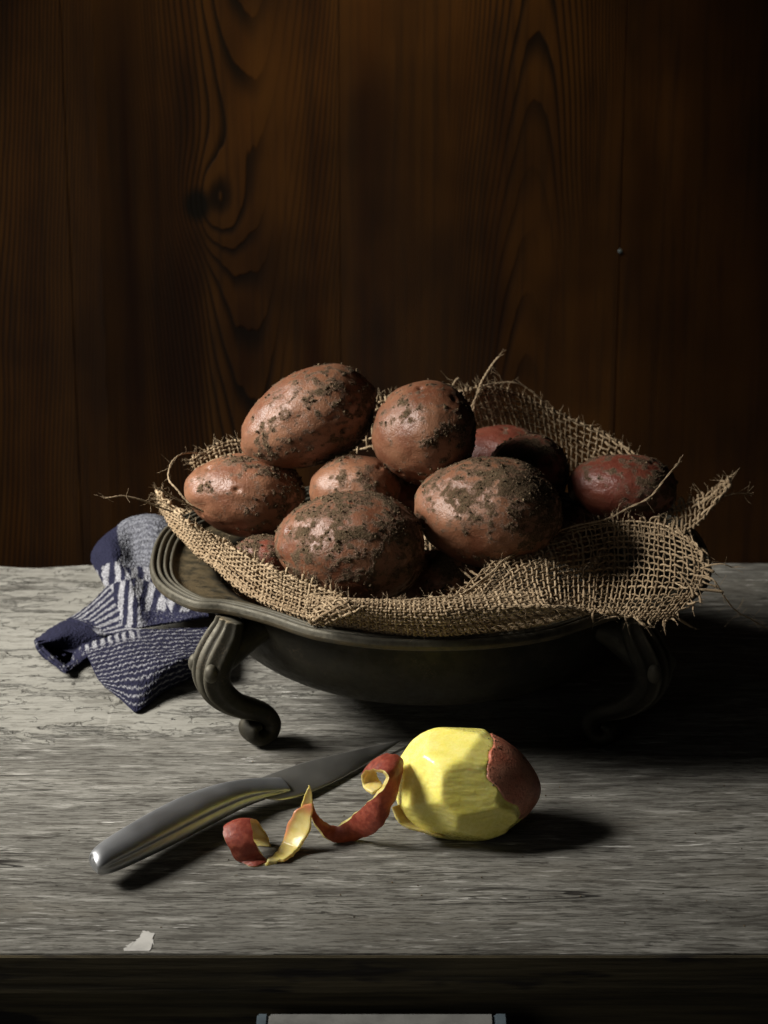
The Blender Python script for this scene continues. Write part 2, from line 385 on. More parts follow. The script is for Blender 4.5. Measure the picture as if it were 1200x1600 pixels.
M = dict(wall=mat_wall(), paint=mat_table(True), bare=mat_table(False), apron=mat_apron(), white=mat_plain("white_paint", (.15, .148, .137), .55),
         fleck=mat_plain("paint_chip", (.44, .43, .40), .6), grey=mat_plain("grey_blue_metal", (.10, .13, .15), .5, .3), dish=mat_dish(), jute=mat_jute(),
         skin=mat_skin(False), redskin=mat_skin(True), washed=mat_skin(True, True), soil=mat_soil(), flesh=mat_flesh(), peel=mat_peel_skin(), peelin=mat_peel_flesh(),
         steel=mat_steel("brushed_steel", .48, (.44, .45, .46)), blade=mat_steel("blade_steel", .44, (.50, .49, .46)), towel=mat_towel())

# ------------------------------------------------------------------ wall of stained boards
WY = 0.85
wall = bpy.data.objects.new("wall", None); col.objects.link(wall); wall['kind'] = 'structure'
xs = [at(p, 300, y=WY)[0] for p in (-330, 106, 531, 971, 1400, 1830)]
xs = [xs[0] - .25] + xs
for a, b in zip(xs[:-1], xs[1:]):
    q = rng.uniform(-.0005, .0005)
    box("board", (a + .0002, WY + q, -0.75), (b - .0002, WY + .02 + q, 0.95), M['wall'], wall, .0004)
nail = bmesh.new(); bmesh.ops.create_uvsphere(nail, u_segments=10, v_segments=6, radius=.0022)
for v in nail.verts: v.co.y *= .5
me = bpy.data.meshes.new("nail"); nail.to_mesh(me); nail.free(); me.materials.append(M['grey'])
no = bpy.data.objects.new("nail", me); col.objects.link(no); no.parent = wall; no.location = at(969, 393, y=WY - .001)

# ------------------------------------------------------------------ table
YF, YB, YS = at(600, 1490, z=0)[1], at(600, 879, z=0)[1], at(330, 1181, z=0)[1]
table = thing("table", "weathered grey wooden table with flaking white paint under the dish of potatoes", "table")
box("tabletop_board", (-.75, YF, -.026), (.75, YS - .00025, 0), M['bare'], table, .0004, (120, 1, 1), .0007)
tb = box("tabletop_board", (-.75, YS + .00025, -.026), (.75, YB, -.0004), M['paint'], table, .0004, (160, 1, 1), .0010)
for v in tb.data.vertices:                                   # the far left corner is worn down
    if v.co.y > YB - .03 and v.co.x < -.19 and v.co.z > -.02: v.co.y -= .004 + .004 * math.sin(v.co.x * 60); v.co.z -= .0015
box("apron", (-.73, YF + .006, -.11), (.73, YF + .028, -.0262), M['apron'], table, .001, (20, 1, 1))
box("front_edge", (-.745, YF - .0022, -.0262), (.745, YF - .0002, -.0009), M['apron'], table, .0006, (60, 1, 1))
dy0 = at(600, 1583, z=-.030)[1]; dx0, dx1 = at(420, 1583, z=-.030)[0], at(771, 1583, z=-.030)[0]
drawer = box("drawer", (dx0, dy0 - .024, -.125), (dx1, dy0, -.030), M['white'], table, .0012)
for xa, xb in ((dx0 - .007, dx0 - .0004), (dx1 + .0004, dx1 + .008)):
    box("drawer_bracket", (xa, dy0 - .018, -.12), (xb, dy0 + .001, -.0305), M['grey'], drawer, .001)
# a chip of white paint by the front edge
bm = bmesh.new(); ring = []
shape = [(192, 1484), (200, 1478), (208, 1472), (216, 1468), (222, 1458), (230, 1456), (240, 1460), (241, 1470), (236, 1478), (234, 1486), (222, 1491), (205, 1490), (197, 1489)]
top, low = [], []; sh = curve(shape + shape[:1], 79)[:-1]
sh = sh + np.stack([fbm(np.stack([sh[:, 0] * .35, sh[:, 1] * .35, sh[:, 0] * 0 + k]), 2, k) if False else fbm(np.stack([sh[:, 0] * .35, sh[:, 1] * .35, sh[:, 0] * 0 + 9 * k], 1), 2, k) for k in (1, 2)], 1) * (5.0, 2.4)
for i, (px, py) in enumerate(sh):
    p = at(px, min(py, 1487), z=0); top.append(bm.verts.new((p[0], p[1] + .0004, .0004))); low.append(bm.verts.new((p[0], p[1] + .0003, -.0002)))
bm.faces.new(top[::-1])
for i in range(len(top)):
    j = (i + 1) % len(top); bm.faces.new((top[i], top[j], low[j], low[i]))
bmesh.ops.recalc_face_normals(bm, faces=bm.faces)
me = bpy.data.meshes.new("paint_chip"); bm.to_mesh(me); bm.free(); me.materials.append(M['fleck'])
pc = bpy.data.objects.new("paint_chip", me); col.objects.link(pc); pc.parent = table

# ------------------------------------------------------------------ footed dish
ZR = 0.110; DC = np.array([0.033, 0.226, 0.0])
def at_dish(x, y, z=0.0): return np.array([DC[0] + x, DC[1] + y, z])
dish = thing("footed_dish", "tarnished oval metal dish with a wavy ridged rim standing on four scrolled feet", "dish", tuple(DC))
q = [(.1405, -.1035), (.165, -.096), (.188, -.066), (.1985, -.028)]           # one quarter of the side lobe
side = q + [(x, -y) for x, y in q[::-1]]
fq = [(.112, -.122), (.080, -.148), (.040, -.163)]
front = [(-x, y) for x, y in fq] + [(0, -.167)] + fq[::-1]
back = [(-x, -y) for x, y in front]
lefts = [(-x, -y) for x, y in side]
ctrl = np.array(side + back + lefts + front)
ctrl3 = np.concatenate([ctrl, ctrl, ctrl]); nC = len(ctrl); NR = 480
Wc = cr_weights(len(ctrl3), (nC + np.arange(NR) / NR * nC) / (len(ctrl3) - 1)); rim2 = Wc @ ctrl3
ang = np.arctan2(rim2[:, 1], rim2[:, 0])
body_in = np.stack([.151 * np.cos(ang), .126 * np.sin(ang)], 1)
body_out = np.stack([.161 * np.cos(ang), .142 * np.sin(ang)], 1)
def ring_at(f, dz):      # f = 0 on the rim's outline, 1 on the well's edge
    xy = rim2 * (1 - f) + body_out * f
    return np.concatenate([xy, np.full((NR, 1), dz)], 1)
tn = np.roll(rim2, -1, 0) - np.roll(rim2, 1, 0); nr2 = np.stack([tn[:, 1], -tn[:, 0]], 1); nr2 = norm(nr2)
def ring_in(d, z):       # d metres inside the outline
    xy = rim2 - nr2 * d; return np.concatenate([xy, np.full((NR, 1), z)], 1)
rows = []
prof = [(-.0002, -.0045), (.0003, -.0020), (.0012, -.0004), (.0022, 0), (.0033, -.0008), (.0041, -.0036), (.0046, -.0036), (.0053, -.0010), (.0064, .0000), (.0076, -.0010), (.0084, -.0042), (.0090, -.0042), (.0098, -.0018), (.0108, -.0010),
        (.0119, -.0020), (.0127, -.0052), (.0133, -.0052), (.0141, -.0034), (.0152, -.0028), (.0164, -.0042), (.0173, -.0072), (.0182, -.0080), (.0205, -.0080)]
for d, z in prof: rows.append(ring_in(d, ZR + z))
inner = rows[-1][:, :2]
for f, z in ((.35, -.0084), (.7, -.0092), (1.0, -.012)):
    rows.append(np.concatenate([inner * (1 - f) + body_in * f, np.full((NR, 1), ZR + z)], 1))
for k in np.linspace(.06, 1, 16):                                               # inside of the well
    s = math.cos(k * math.pi / 2) ** .62; rows.append(np.concatenate([body_in * max(s, .02), np.full((NR, 1), ZR - .012 - .073 * math.sin(k * math.pi / 2))], 1))
up = np.concatenate(rows); nrow = len(rows)
rows2 = [ring_in(-.0002, ZR - .0045), ring_in(.0005, ZR - .0070), ring_in(.0025, ZR - .0085), ring_in(.010, ZR - .0105)]
inner2 = rows2[-1][:, :2]
for f, z in ((.5, -.0125), (1.0, -.0150)): rows2.append(np.concatenate([inner2 * (1 - f) + body_out * f, np.full((NR, 1), ZR + z)], 1))
for k in np.linspace(.05, 1, 18):
    s = math.cos(k * math.pi / 2) ** .62; rows2.append(np.concatenate([body_out * max(s, .02), np.full((NR, 1), ZR - .015 - .075 * math.sin(k * math.pi / 2))], 1))
dn = np.concatenate(rows2)
nrim = len(prof); fr_all = grid_faces(nrow, NR, wrap=True); fd_all = grid_faces(len(rows2), NR, flip=True, wrap=True) + len(up)
V = np.concatenate([up, dn]); V[:, 2] += 0
mesh("bowl", V, np.concatenate([fr_all[(nrim - 1) * NR:], fd_all[4 * NR:]]), M['dish'], dish)
mesh("rim", V, np.concatenate([fr_all[:(nrim - 1) * NR], fd_all[:4 * NR]]), M['dish'], dish)
for o in dish.children:                                                         # drop the vertices each part does not use
    bm = bmesh.new(); bm.from_mesh(o.data); bmesh.ops.delete(bm, geom=[v for v in bm.verts if not v.link_faces], context='VERTS'); bm.to_mesh(o.data); bm.free()

def make_leg():
    """local x points outwards from the dish, y along the rim, z up; the origin is on the table below the rim's notch"""
    #        out      z     half width  half depth  flute
    st = [(-.0035, .0985, .0120, .0070, .7), (-.0025, .0930, .0128, .0078, .9), (.000, .0865, .0142, .0090, 1), (.0045, .078, .0156, .0100, 1), (.0085, .069, .0158, .0104, 1), (.0095, .060, .0148, .0102, 1), (.0070, .0505, .0130, .0096, 1),
          (.0005, .0410, .0112, .0086, .9), (-.008, .033, .0100, .0076, .7), (-.0175, .0275, .0094, .0070, .5), (-.025, .022, .0094, .0068, .3), (-.029, .0145, .0098, .0066, .2), (-.0265, .0078, .0104, .0064, .1), (-.020, .0060, .0108, .0060, .1),
          (-.0150, .0098, .0108, .0054, .1), (-.0150, .0148, .0106, .0044, 0), (-.0190, .0163, .0098, .0035, 0)]
    S = curve(st, 110); S[:, 0] = (S[:, 0] + .004) * 1.15 - .004; sp = S[:, :2]; T = norm(np.gradient(sp, axis=0)); Nn = np.stack([-T[:, 1], T[:, 0]], 1)     # points outwards on the way down
    Nn *= np.where((Nn[:1, 0] < 0), -1, 1)[:, None]
    na = 56; a = np.arange(na) / na * 2 * math.pi; V = []
    for i in range(len(S)):
        wv, dp, fl = S[i, 2], S[i, 3], S[i, 4]
        cy = np.sign(np.cos(a)) * np.abs(np.cos(a)) ** .8 * wv; cn = np.sign(np.sin(a)) * np.abs(np.sin(a)) ** .8 * dp
        flute = fl * .0021 * np.cos(cy / wv * math.pi * 3.5) * (np.sin(a) > 0) * np.sin(a) ** .5 if False else fl * .0026 * np.cos(cy / wv * math.pi * 3.4) * np.clip(np.sin(a), 0, 1)
        cn = cn + flute
        V.append(np.stack([sp[i, 0] + Nn[i, 0] * cn, cy, sp[i, 1] + Nn[i, 1] * cn], 1))
    return np.concatenate(V), np.concatenate([grid_faces(len(S), na, wrap=True)]), len(S), na
LV, LF, ls, lna = make_leg()
caps = [np.array([list(range(lna))[::-1]]), np.array([[(ls - 1) * lna + k for k in range(lna)]])]
legm = mesh("leg", LV, [LF] + caps, M['dish'], dish)
# a small round boss on the knee's side
def blob(name, r, mat, parent, scale=(1, 1, 1)):
    bm = bmesh.new(); bmesh.ops.create_icosphere(bm, subdivisions=3, radius=r)
    for v in bm.verts: v.co = Vector([v.co[i] * scale[i] for i in range(3)])
    me = bpy.data.meshes.new(name); bm.to_mesh(me); bm.free(); me.materials.append(mat)
    for p in me.polygons: p.use_smooth = True
    o = bpy.data.objects.new(name, me); col.objects.link(o); o.parent = parent; return o
bossm = [blob("boss", .0058, M['dish'], legm, (.9, .8, 1.2)), blob("boss", .0058, M['dish'], legm, (.9, .8, 1.2))]
bossm[0].location = (.0185, .0112, .0665); bossm[1].location = (.0185, -.0112, .0665)
def loft(name, st, mat, parent, na=28):
    S = curve(st, 24); a = np.arange(na) / na * 2 * math.pi
    V = np.concatenate([np.stack([np.full(na, r_[0]), np.cos(a) * r_[2], r_[1] + np.sin(a) * r_[3]], 1) for r_ in S])
    return mesh(name, V, [grid_faces(len(S), na, wrap=True), np.array([list(range(na))[::-1]]), np.array([[(len(S) - 1) * na + k for k in range(na)]])], mat, parent)
bossm.append(loft("bracket", [(.003, .074, .0125, .0150), (-.006, .079, .0120, .0150), (-.016, .0835, .0125, .0120), (-.028, .0870, .0140, .0080), (-.036, .0885, .0150, .0050)], M['dish'], legm))
foot_az = {0: (-.1405, -.1035, 212), 1: (.1405, -.1035, 328), 2: (.1405, .1035, 37), 3: (-.1405, .1035, 143)}
for k, (x, y, az) in foot_az.items():
    if k == 0: o = legm
    else:
        o = legm.copy(); col.objects.link(o); o.parent = dish
        for ch in bossm:
            c2 = ch.copy(); col.objects.link(c2); c2.parent = o
    o.location = (x, y, .0006); o.rotation_euler = (0, 0, R(az))

# ------------------------------------------------------------------ potatoes
def ico(sub):
    bm = bmesh.new(); bmesh.ops.create_icosphere(bm, subdivisions=sub, radius=1)
    v = np.array([x.co[:] for x in bm.verts]); f = np.array([[q.index for q in p.verts] for p in bm.faces]); bm.free(); return v, f
ICO6 = ico(7); ICO5 = ico(6); OCT = ico(1)
VIEWR = np.array([1.0, 0, 0]); VIEWU = np.array([0, math.sin(PITCH), math.cos(PITCH)]); VIEWF = np.array([0, math.cos(PITCH), -math.sin(PITCH)])

def potato(label, px, py, Y, a, b, c, tilt, yaw=0.0, seed=0, red=False, soil=0.0, top=0.3, right=.2, egg=.12, bump=.055, res=ICO6):
    """a, b in photograph pixels (long and short half axes), c half depth in metres, tilt of the long axis"""
    ctr = at(px, py, y=Y); sc = np.dot(ctr - CAM, VIEWF) / FPX
    A, B, Cc = a * sc, b * sc, c
    ex = math.cos(tilt) * VIEWR + math.sin(tilt) * VIEWU; ey = -math.sin(tilt) * VIEWR + math.cos(tilt) * VIEWU; ez = VIEWF
    ex, ez = math.cos(yaw) * ex + math.sin(yaw) * ez, -math.sin(yaw) * ex + math.cos(yaw) * ez
    d, f = res
    P = d.copy(); P[:, 1:] *= (1 + egg * d[:, :1]); P = P / np.maximum(1, 0)if False else P
    r = 1 + bump * fbm(d * 1.5 + seed * 7.7, 2, seed) + .016 * fbm(d * 4 + seed, 2, seed + 5)
    L = P * r[:, None] * np.array([A, B, Cc])
    for k in range(9):                                                          # eyes
        e = norm(rng.normal(size=3)); g = np.exp(-((d - e) ** 2).sum(1) / .0035); L -= d * (.0020 * g)[:, None]
    Wd = L[:, :1] * ex + L[:, 1:2] * ey + L[:, 2:] * ez
    nd = norm(d[:, :1] * ex + d[:, 1:2] * ey + d[:, 2:] * ez)
    big = fbm(L * np.array([38, 62, 50]) + seed * 3.3, 4, seed + 20, .6); fine = fbm(L * 240 + seed, 3, seed + 40, .6)
    mid = fbm(L * np.array([110, 170, 130]) + seed * 1.7, 3, seed + 30, .65)
    s = big * .62 + mid * .62 + fine * .75 + top * nd[:, 2] + right * nd[:, 0] + soil
    s = sstep(-.40, .72, s)
    gr = vnoise(L * 900, seed + 60) * .5 + .5
    Wd = Wd + nd * ((.0001 + .0006 * gr) * sstep(.5, .8, s))[:, None]
    o = mesh("potato", Wd, f, M['redskin' if red else 'skin'], attrs={"soil": s, "blush": fbm(L * 30 + seed, 2, seed + 80) * .5 + .5})
    o.location = tuple(ctr); tag(o, label, "potato", "soil covered potatoes heaped in the dish")
    # loose grains of earth stuck on the dirty patches
    cand = np.where((s > .62))[0]
    if len(cand):
        n = min(1500, len(cand) // 4 + 5); pick = rng.choice(cand, n); ov, of = OCT
        jit = rng.normal(size=(n, 3)) * .0004; size = rng.gamma(2.2, .00015, n) + .00014
        V = (Wd[pick] + jit)[:, None] + (ov[None] * rng.uniform(.5, 1.3, (n, len(ov), 1))) * size[:, None, None]
        F = (of[None] + (np.arange(n) * len(ov))[:, None, None]).reshape(-1, 3)
        g = mesh("soil", V.reshape(-1, 3), F, M['soil'], o, smooth=False); g['kind'] = 'stuff'
    return o
potato("large potato streaked with earth, front and centre in the dish", 548, 853, .152, 116, 88, .045, -.08, .1, 1, soil=.13, top=.22, right=.12)
potato("pinkish potato caked with earth on top, right of the largest front potato", 761, 800, .180, 117, 86, .045, -.12, -.15, 2, soil=.02, top=.34, right=.32)
potato("smooth shiny potato at the left end of the heap", 381, 773, .250, 94, 66, .038, -.12, .15, 3, soil=-.16, top=.20, right=.36)
potato("long tilted potato crowning the heap on the left", 481, 655, .262, 112, 74, .040, .42, .1, 4, soil=.02, top=.12, right=.22)
potato("round potato with speckled earth at the top of the heap", 660, 677, .235, 79, 81, .045, .1, .2, 5, soil=-.05, top=.12, right=.30)
potato("small potato tucked in the middle under the two topmost potatoes", 553, 768, .226, 72, 57, .032, -.1, 0, 6, soil=-.05, top=.20, right=.30, res=ICO5)
potato("small reddish potato half hidden behind the sacking at lower left", 410, 872, .212, 46, 36, .022, -.2, 0, 7, red=True, soil=.0, top=.35, right=.1, res=ICO5)
potato("dark earthy potato in the shade behind the right front potato", 822, 738, .270, 66, 58, .034, .1, 0, 8, red=True, soil=.16, top=.3, right=.1, res=ICO5)
potato("red potato at the back against the raised sacking", 782, 722, .325, 80, 58, .034, -.15, 0, 9, red=True, soil=-.25, top=.0, right=.1, res=ICO5)
potato("red potato with a clod of earth at the right end of the heap", 972, 765, .250, 85, 56, .036, -.08, 0, 10, red=True, soil=-.03, top=.15, right=.38, res=ICO5)

potato("potato deep in the gap between the two front potatoes, mostly hidden", 690, 905, .185, 66, 50, .034, .1, 0, 12, soil=.1, top=.2, right=.1, res=ICO5)
potato("potato buried under the round topmost one, mostly hidden", 632, 790, .262, 62, 52, .032, .2, 0, 13, soil=.1, top=.2, right=.1, res=ICO5)
potato("potato low at the right, hidden behind the frayed flap of sacking", 885, 835, .245, 62, 48, .032, .0, 0, 14, soil=.1, top=.2, right=.1, res=ICO5)

# ------------------------------------------------------------------ sacking
def patch_eval(P, u, v):
    P = np.asarray(P, float); uc, vc = np.clip(u, 0, 1), np.clip(v, 0, 1)
    f = lambda a, b: np.einsum('nr,rcd,nc->nd', cr_weights(P.shape[0], b), P, cr_weights(P.shape[1], a))
    S = f(uc, vc); e = .02
    ou, ovr = u - uc, v - vc
    m = np.abs(ou) > 0
    if m.any():
        sg = np.sign(ou[m]); S[m] += (f(uc[m], vc[m]) - f(uc[m] - sg * e, vc[m])) / e * np.abs(ou[m])[:, None]
    m = np.abs(ovr) > 0
    if m.any():
        sg = np.sign(ovr[m]); S[m] += (f(uc[m], vc[m]) - f(uc[m], vc[m] - sg * e)) / e * np.abs(ovr[m])[:, None]
    return S
tub = Tubes(); fuzz = Tubes()
def weave(P, spacing=.0044, rad=.00088, fringe=(0, 0, 0, 0), seed=0, wrinkle=.0012, per=5, sides=5, hairs=1.0):
    """threads woven over a curved sheet P[row][col]; fringe = loose ends past u0, u1, v0, v1 in metres"""
    P = np.array(P, float); g = np.linspace(0, 1, 60); r = np.random.default_rng(seed + 100)
    ln = lambda A: np.linalg.norm(np.diff(A, axis=0), axis=1).sum()
    Lu = np.mean([ln(patch_eval(P, g, np.full(60, k))) for k in (.1, .5, .9)]); Lv = np.mean([ln(patch_eval(P, np.full(60, k), g)) for k in (.1, .5, .9)])
    nu, nv = max(int(Lu / spacing), 3), max(int(Lv / spacing * 1.12), 3)
    def surf(u, v):
        S = patch_eval(P, u, v); e = .012
        du = patch_eval(P, np.clip(u + e, 0, 1), v) - patch_eval(P, np.clip(u - e, 0, 1), v); dv = patch_eval(P, u, np.clip(v + e, 0, 1)) - patch_eval(P, u, np.clip(v - e, 0, 1))
        N = norm(np.cross(du, dv)); return S + N * (wrinkle * fbm(S * 45 + seed, 2, seed))[:, None], N
    def lay(n, m, L, along_u, f0, f1):
        for j in range(n):
            c = (j + .5 + r.normal() * .13) / n
            a = -abs(r.normal(.8, .25)) * f0 / L if f0 else 0; b = 1 + (abs(r.normal(.8, .25)) * f1 / L if f1 else 0)
            k = int(m * per * (b - a)) + 2; t = np.linspace(a, b, k); wob = c + .16 / n * vnoise(np.stack([t * m * .45, np.full(k, j * 3.1), np.full(k, seed + along_u * 9.)], 1), seed)
            S, N = surf(t, wob) if along_u else surf(wob, t)
            out = np.maximum(0, np.maximum(-t, t - 1)) * L
            S = S + N * (rad * .95 * np.cos(math.pi * (t * m - .5 + j)) * (1 if along_u else -1) * (out <= 0))[:, None]
            if out.max() > 0: S = S + out[:, None] * (r.normal(size=3) * .16)[None] + out[:, None] ** 2 * r.normal(size=3)[None] * 25
            rr = rad * (1 + .28 * vnoise(np.stack([t * m * .7, np.full(k, j * 1.7), np.full(k, 5. + along_u)], 1), seed + 3)) * r.uniform(.8, 1.2)
            rr = rr * (1 + .35 * np.clip(out / .004, 0, 1)); rr[[0, -1]] *= .45
            tone = np.clip(r.normal(.5, .22), 0, 1); tub.add(S, rr, sides, tone)
            for h in range(r.poisson(hairs * L * 32)):
                i = r.integers(0, k); d = norm(r.normal(size=3)) * r.uniform(.002, .006); q = S[i] + np.linspace(0, 1, 5)[:, None] * d + np.linspace(0, 1, 5)[:, None] ** 2 * r.normal(size=3) * .0022
                fuzz.add(q, .00007, 3, r.uniform(.4, 1))
            if out.max() > 0:
                for end in ((0,) if f0 and not f1 else (-1,) if f1 and not f0 else (0, -1)):
                    for h in range(3):
                        d = norm(S[end] - S[end + (2 if end == 0 else -2)]) * .004 + r.normal(size=3) * .0018
                        fuzz.add(S[end] + np.linspace(-.3, 1, 4)[:, None] * d, .00009, 3, r.uniform(.5, 1))
    lay(nv, nu, Lu, True, fringe[0], fringe[1]); lay(nu, nv, Lv, False, fringe[2], fringe[3])
    return P
def G(rows):   # rows of (px, py, y) or (px, py, 'z', z)
    return [[at(c[0], c[1], y=c[2]) if len(c) == 3 else at(c[0], c[1], z=c[3]) for c in row] for row in rows]

sack = thing("burlap_sacking", "frayed loosely woven brown sacking lining the dish under the potatoes", "sacking", tuple(at_dish(0, 0, .03)))
Zf = .1085
# left front: lies on the dish's ledge, its cut edge standing against the potatoes
weave(G([[(300, 800, 'z', .098), (345, 845, 'z', .096), (385, 875, 'z', .094), (440, 905, 'z', .094), (500, 930, 'z', .094), (540, 948, 'z', .096)],
         [(258, 800, 'z', .111), (290, 846, 'z', Zf), (336, 886, 'z', Zf), (398, 934, 'z', Zf), (464, 961, 'z', Zf), (530, 978, 'z', .110)],
         [(252, 786, 'z', .124), (293, 832, 'z', .121), (341, 866, 'z', .120), (400, 906, 'z', .120), (466, 934, 'z', .120), (534, 955, 'z', .121)],
         [(247, 770, 'z', .138), (296, 817, 'z', .137), (346, 844, 'z', .137), (402, 877, 'z', .136), (467, 905, 'z', .135), (535, 931, 'z', .134)]]),
      fringe=(.008, 0, 0, .0085), seed=1, rad=.00086, spacing=.0046)
# front: rolled over the rim
weave(G([[(480, 930, 'z', .130), (545, 938, 'z', .132), (610, 940, 'z', .132), (680, 938, 'z', .132), (760, 930, 'z', .134), (850, 925, 'z', .136)],
         [(478, 945, 'z', .128), (545, 945, 'z', .134), (610, 950, 'z', .134), (680, 950, 'z', .136), (765, 944, 'z', .138), (860, 946, 'z', .138)],
         [(480, 962, 'z', .119), (545, 964, 'z', .123), (610, 972, 'z', .123), (690, 974, 'z', .125), (780, 964, 'z', .129), (905, 950, 'z', .134)],
         [(486, 976, 'z', .1105), (548, 980, 'z', .1110), (612, 988, 'z', .1110), (700, 992, 'z', .1110), (800, 984, 'z', .1130), (925, 957, 'z', .1300)],
         [(500, 960, 'z', .1090), (560, 964, 'z', .1092), (620, 968, 'z', .1092), (705, 972, 'z', .1092), (790, 968, 'z', .1110), (905, 950, 'z', .1280)]]),
      fringe=(0, 0, .006, 0), seed=2, spacing=.0038, rad=.00078)
# a small folded corner where the two meet
weave(G([[(484, 962, 'z', .122), (500, 945, 'z', .132), (530, 930, 'z', .140)], [(490, 970, 'z', .120), (512, 955, 'z', .132), (545, 940, 'z', .141)], [(505, 976, 'z', .117), (530, 966, 'z', .128), (560, 955, 'z', .136)]]), fringe=(.003, .004, 0, 0), seed=8)
# right front: a scoop that hangs out over the rim
weave(G([[(640, 955, 'z', .132), (705, 928, .105), (770, 880, .140), (835, 846, .165), (905, 822, .185), (975, 812, .195), (1036, 818, .178), (1084, 846, .156)],
         [(645, 956, 'z', .131), (720, 935, .098), (785, 902, .122), (850, 874, .142), (915, 858, .168), (975, 850, .186), (1035, 858, .160), (1100, 878, .136)],
         [(650, 958, 'z', .131), (725, 942, .092), (790, 922, .105), (855, 910, .118), (915, 905, .140), (975, 902, .152), (1035, 905, .124), (1096, 912, .108)],
         [(655, 958, 'z', .132), (725, 945, .082), (795, 937, .084), (860, 938, .086), (915, 945, .090), (965, 948, .090), (1020, 947, .083), (1074, 942, .082)],
         [(655, 962, 'z', .130), (725, 950, .078), (795, 944, .078), (860, 945, .078), (915, 952, .080), (960, 960, .078), (1006, 966, .076), (1046, 968, .076)]]),
      fringe=(0, .017, .0085, .009), seed=3, spacing=.0043, rad=.00070)
# right: the strip standing behind it
weave(G([[(925, 812, .225), (990, 800, .235), (1045, 790, .235), (1090, 778, .230), (1136, 752, .222)], [(935, 832, .215), (995, 822, .222), (1050, 812, .222), (1092, 798, .220), (1137, 758, .220)], [(945, 858, .205), (1000, 850, .210), (1050, 842, .210), (1090, 822, .212), (1138, 764, .218)]]),
      fringe=(0, .008, .0075, 0), seed=4, rad=.0009)
# back: raised against the wall of potatoes
weave(G([[(715, 612, .350), (765, 602, .358), (830, 622, .365), (900, 655, .362), (975, 695, .345), (1050, 760, .310)],
         [(725, 640, .352), (775, 628, .362), (835, 645, .370), (900, 680, .366), (970, 718, .348), (1040, 780, .310)],
         [(735, 675, .350), (785, 662, .362), (840, 675, .370), (900, 708, .366), (960, 742, .348), (1030, 800, .308)],
         [(745, 720, .340), (790, 705, .352), (845, 715, .358), (900, 745, .352), (955, 775, .335), (1020, 820, .300)]]), fringe=(.012, 0, .0025, 0), seed=5, spacing=.0048, rad=.00080)
# back left: a strip behind the left potatoes
weave(G([[(300, 716, .300), (345, 692, .310), (400, 684, .320), (500, 668, .340), (590, 626, .345), (620, 622, .345)],
         [(303, 732, .298), (350, 708, .306), (405, 704, .316), (505, 690, .336), (592, 655, .340), (622, 650, .340)],
         [(318, 752, .290), (360, 735, .300), (410, 735, .310), (508, 720, .330), (595, 700, .334), (624, 690, .334)]]), fringe=(.004, 0, .004, 0), seed=6)
# lining under the potatoes
n = 9; lin = []
for i in range(n):
    row = []
    for j in range(n):
        x, y = (j / (n - 1) * 2 - 1), (i / (n - 1) * 2 - 1); sx, sy = x * math.sqrt(1 - y * y / 2), y * math.sqrt(1 - x * x / 2); rr = min(1, math.hypot(sx, sy))
        row.append(at_dish(sx * .146, sy * .119, .031 + .072 * (1 - math.sqrt(max(0, 1 - (rr * .985) ** 2)))))
    lin.append(row)
weave(lin, seed=7, per=3, sides=4, hairs=0, wrinkle=.0006, spacing=.0048)
def hang(o):
    o.parent = sack; o.location = Vector(o.location) - sack.location; return o
wv = hang(tub.build("woven_cloth", M['jute'])); wv['kind'] = 'stuff'
def strand(pts, rad=.00075, hairs=14, n=60, kink=.0012):
    """a pulled thread, slightly twisted, with its own hairs"""
    t = Tubes(); c = curve([at(*p[:2], y=p[2]) if len(p) == 3 else at(p[0], p[1], z=p[3]) for p in pts], n)
    c = c + kink * np.stack([fbm(c * 60 + k * 9, 2, k + int(pts[0][0])) for k in range(3)], 1)
    s = np.arange(n)
    for ph in (0, math.pi):
        off = np.stack([np.cos(s * .9 + ph), np.sin(s * .9 + ph) * .5, np.sin(s * .9 + ph)], 1) * rad * .42
        t.add(c + off, np.linspace(1, .7, n) * rad * .72, 5, rng.uniform(.5, .95))
    for h in range(hairs):
        i = rng.integers(0, n); d = norm(rng.normal(size=3)) * rng.uniform(.003, .009)
        t.add(c[i] + np.linspace(0, 1, 5)[:, None] * d + np.linspace(0, 1, 5)[:, None] ** 2 * rng.normal(size=3) * .003, .00008, 3, .7)
    for h in range(5):
        t.add(c[-1] + np.linspace(-.2, 1, 4)[:, None] * (norm(c[-1] - c[-3]) * .005 + rng.normal(size=3) * .002), .00012, 3, .8)
    return hang(t.build("loose_thread", M['jute']))
strand([(270, 800, .170), (246, 792, .160), (222, 782, .155), (195, 776, .150), (166, 778, .145)], .00065)
strand([(318, 800, .180), (290, 786, .172), (262, 772, .165), (246, 764, .160)], .0008)
strand([(300, 790, .176), (280, 770, .180), (264, 750, .190), (268, 724, .22), (285, 709, .25), (318, 706, .290)], .0007)
strand([(738, 652, .345), (742, 625, .340), (752, 598, .338), (765, 575, .336), (780, 556, .335)], .0009)
strand([(728, 640, .345), (726, 618, .340), (722, 604, .338), (716, 594, .336), (708, 604, .335)], .0009)
strand([(736, 640, .340), (750, 608, .338), (775, 600, .345), (815, 602, .350), (850, 628, .352)], .0008)
strand([(700, 935, .070), (740, 918, .100), (790, 875, .135), (840, 842, .160), (900, 822, .175), (950, 810, .18), (985, 793, .185), (1015, 775, .185), (1035, 752, .185), (1057, 725, .185)], .0008, 26)
strand([(560, 944, .075), (610, 940, .070), (650, 937, .070), (697, 930, .072)], .0007)
strand([(680, 952, .066), (720, 935, .085), (760, 905, .115), (800, 872, .140), (860, 846, .160)], .0006)
strand([(1085, 900, .110), (1108, 905, .100), (1128, 930, .100), (1150, 952, .10), (1175, 970, .11), (1205, 985, .12)], .00055, 34, kink=.003)
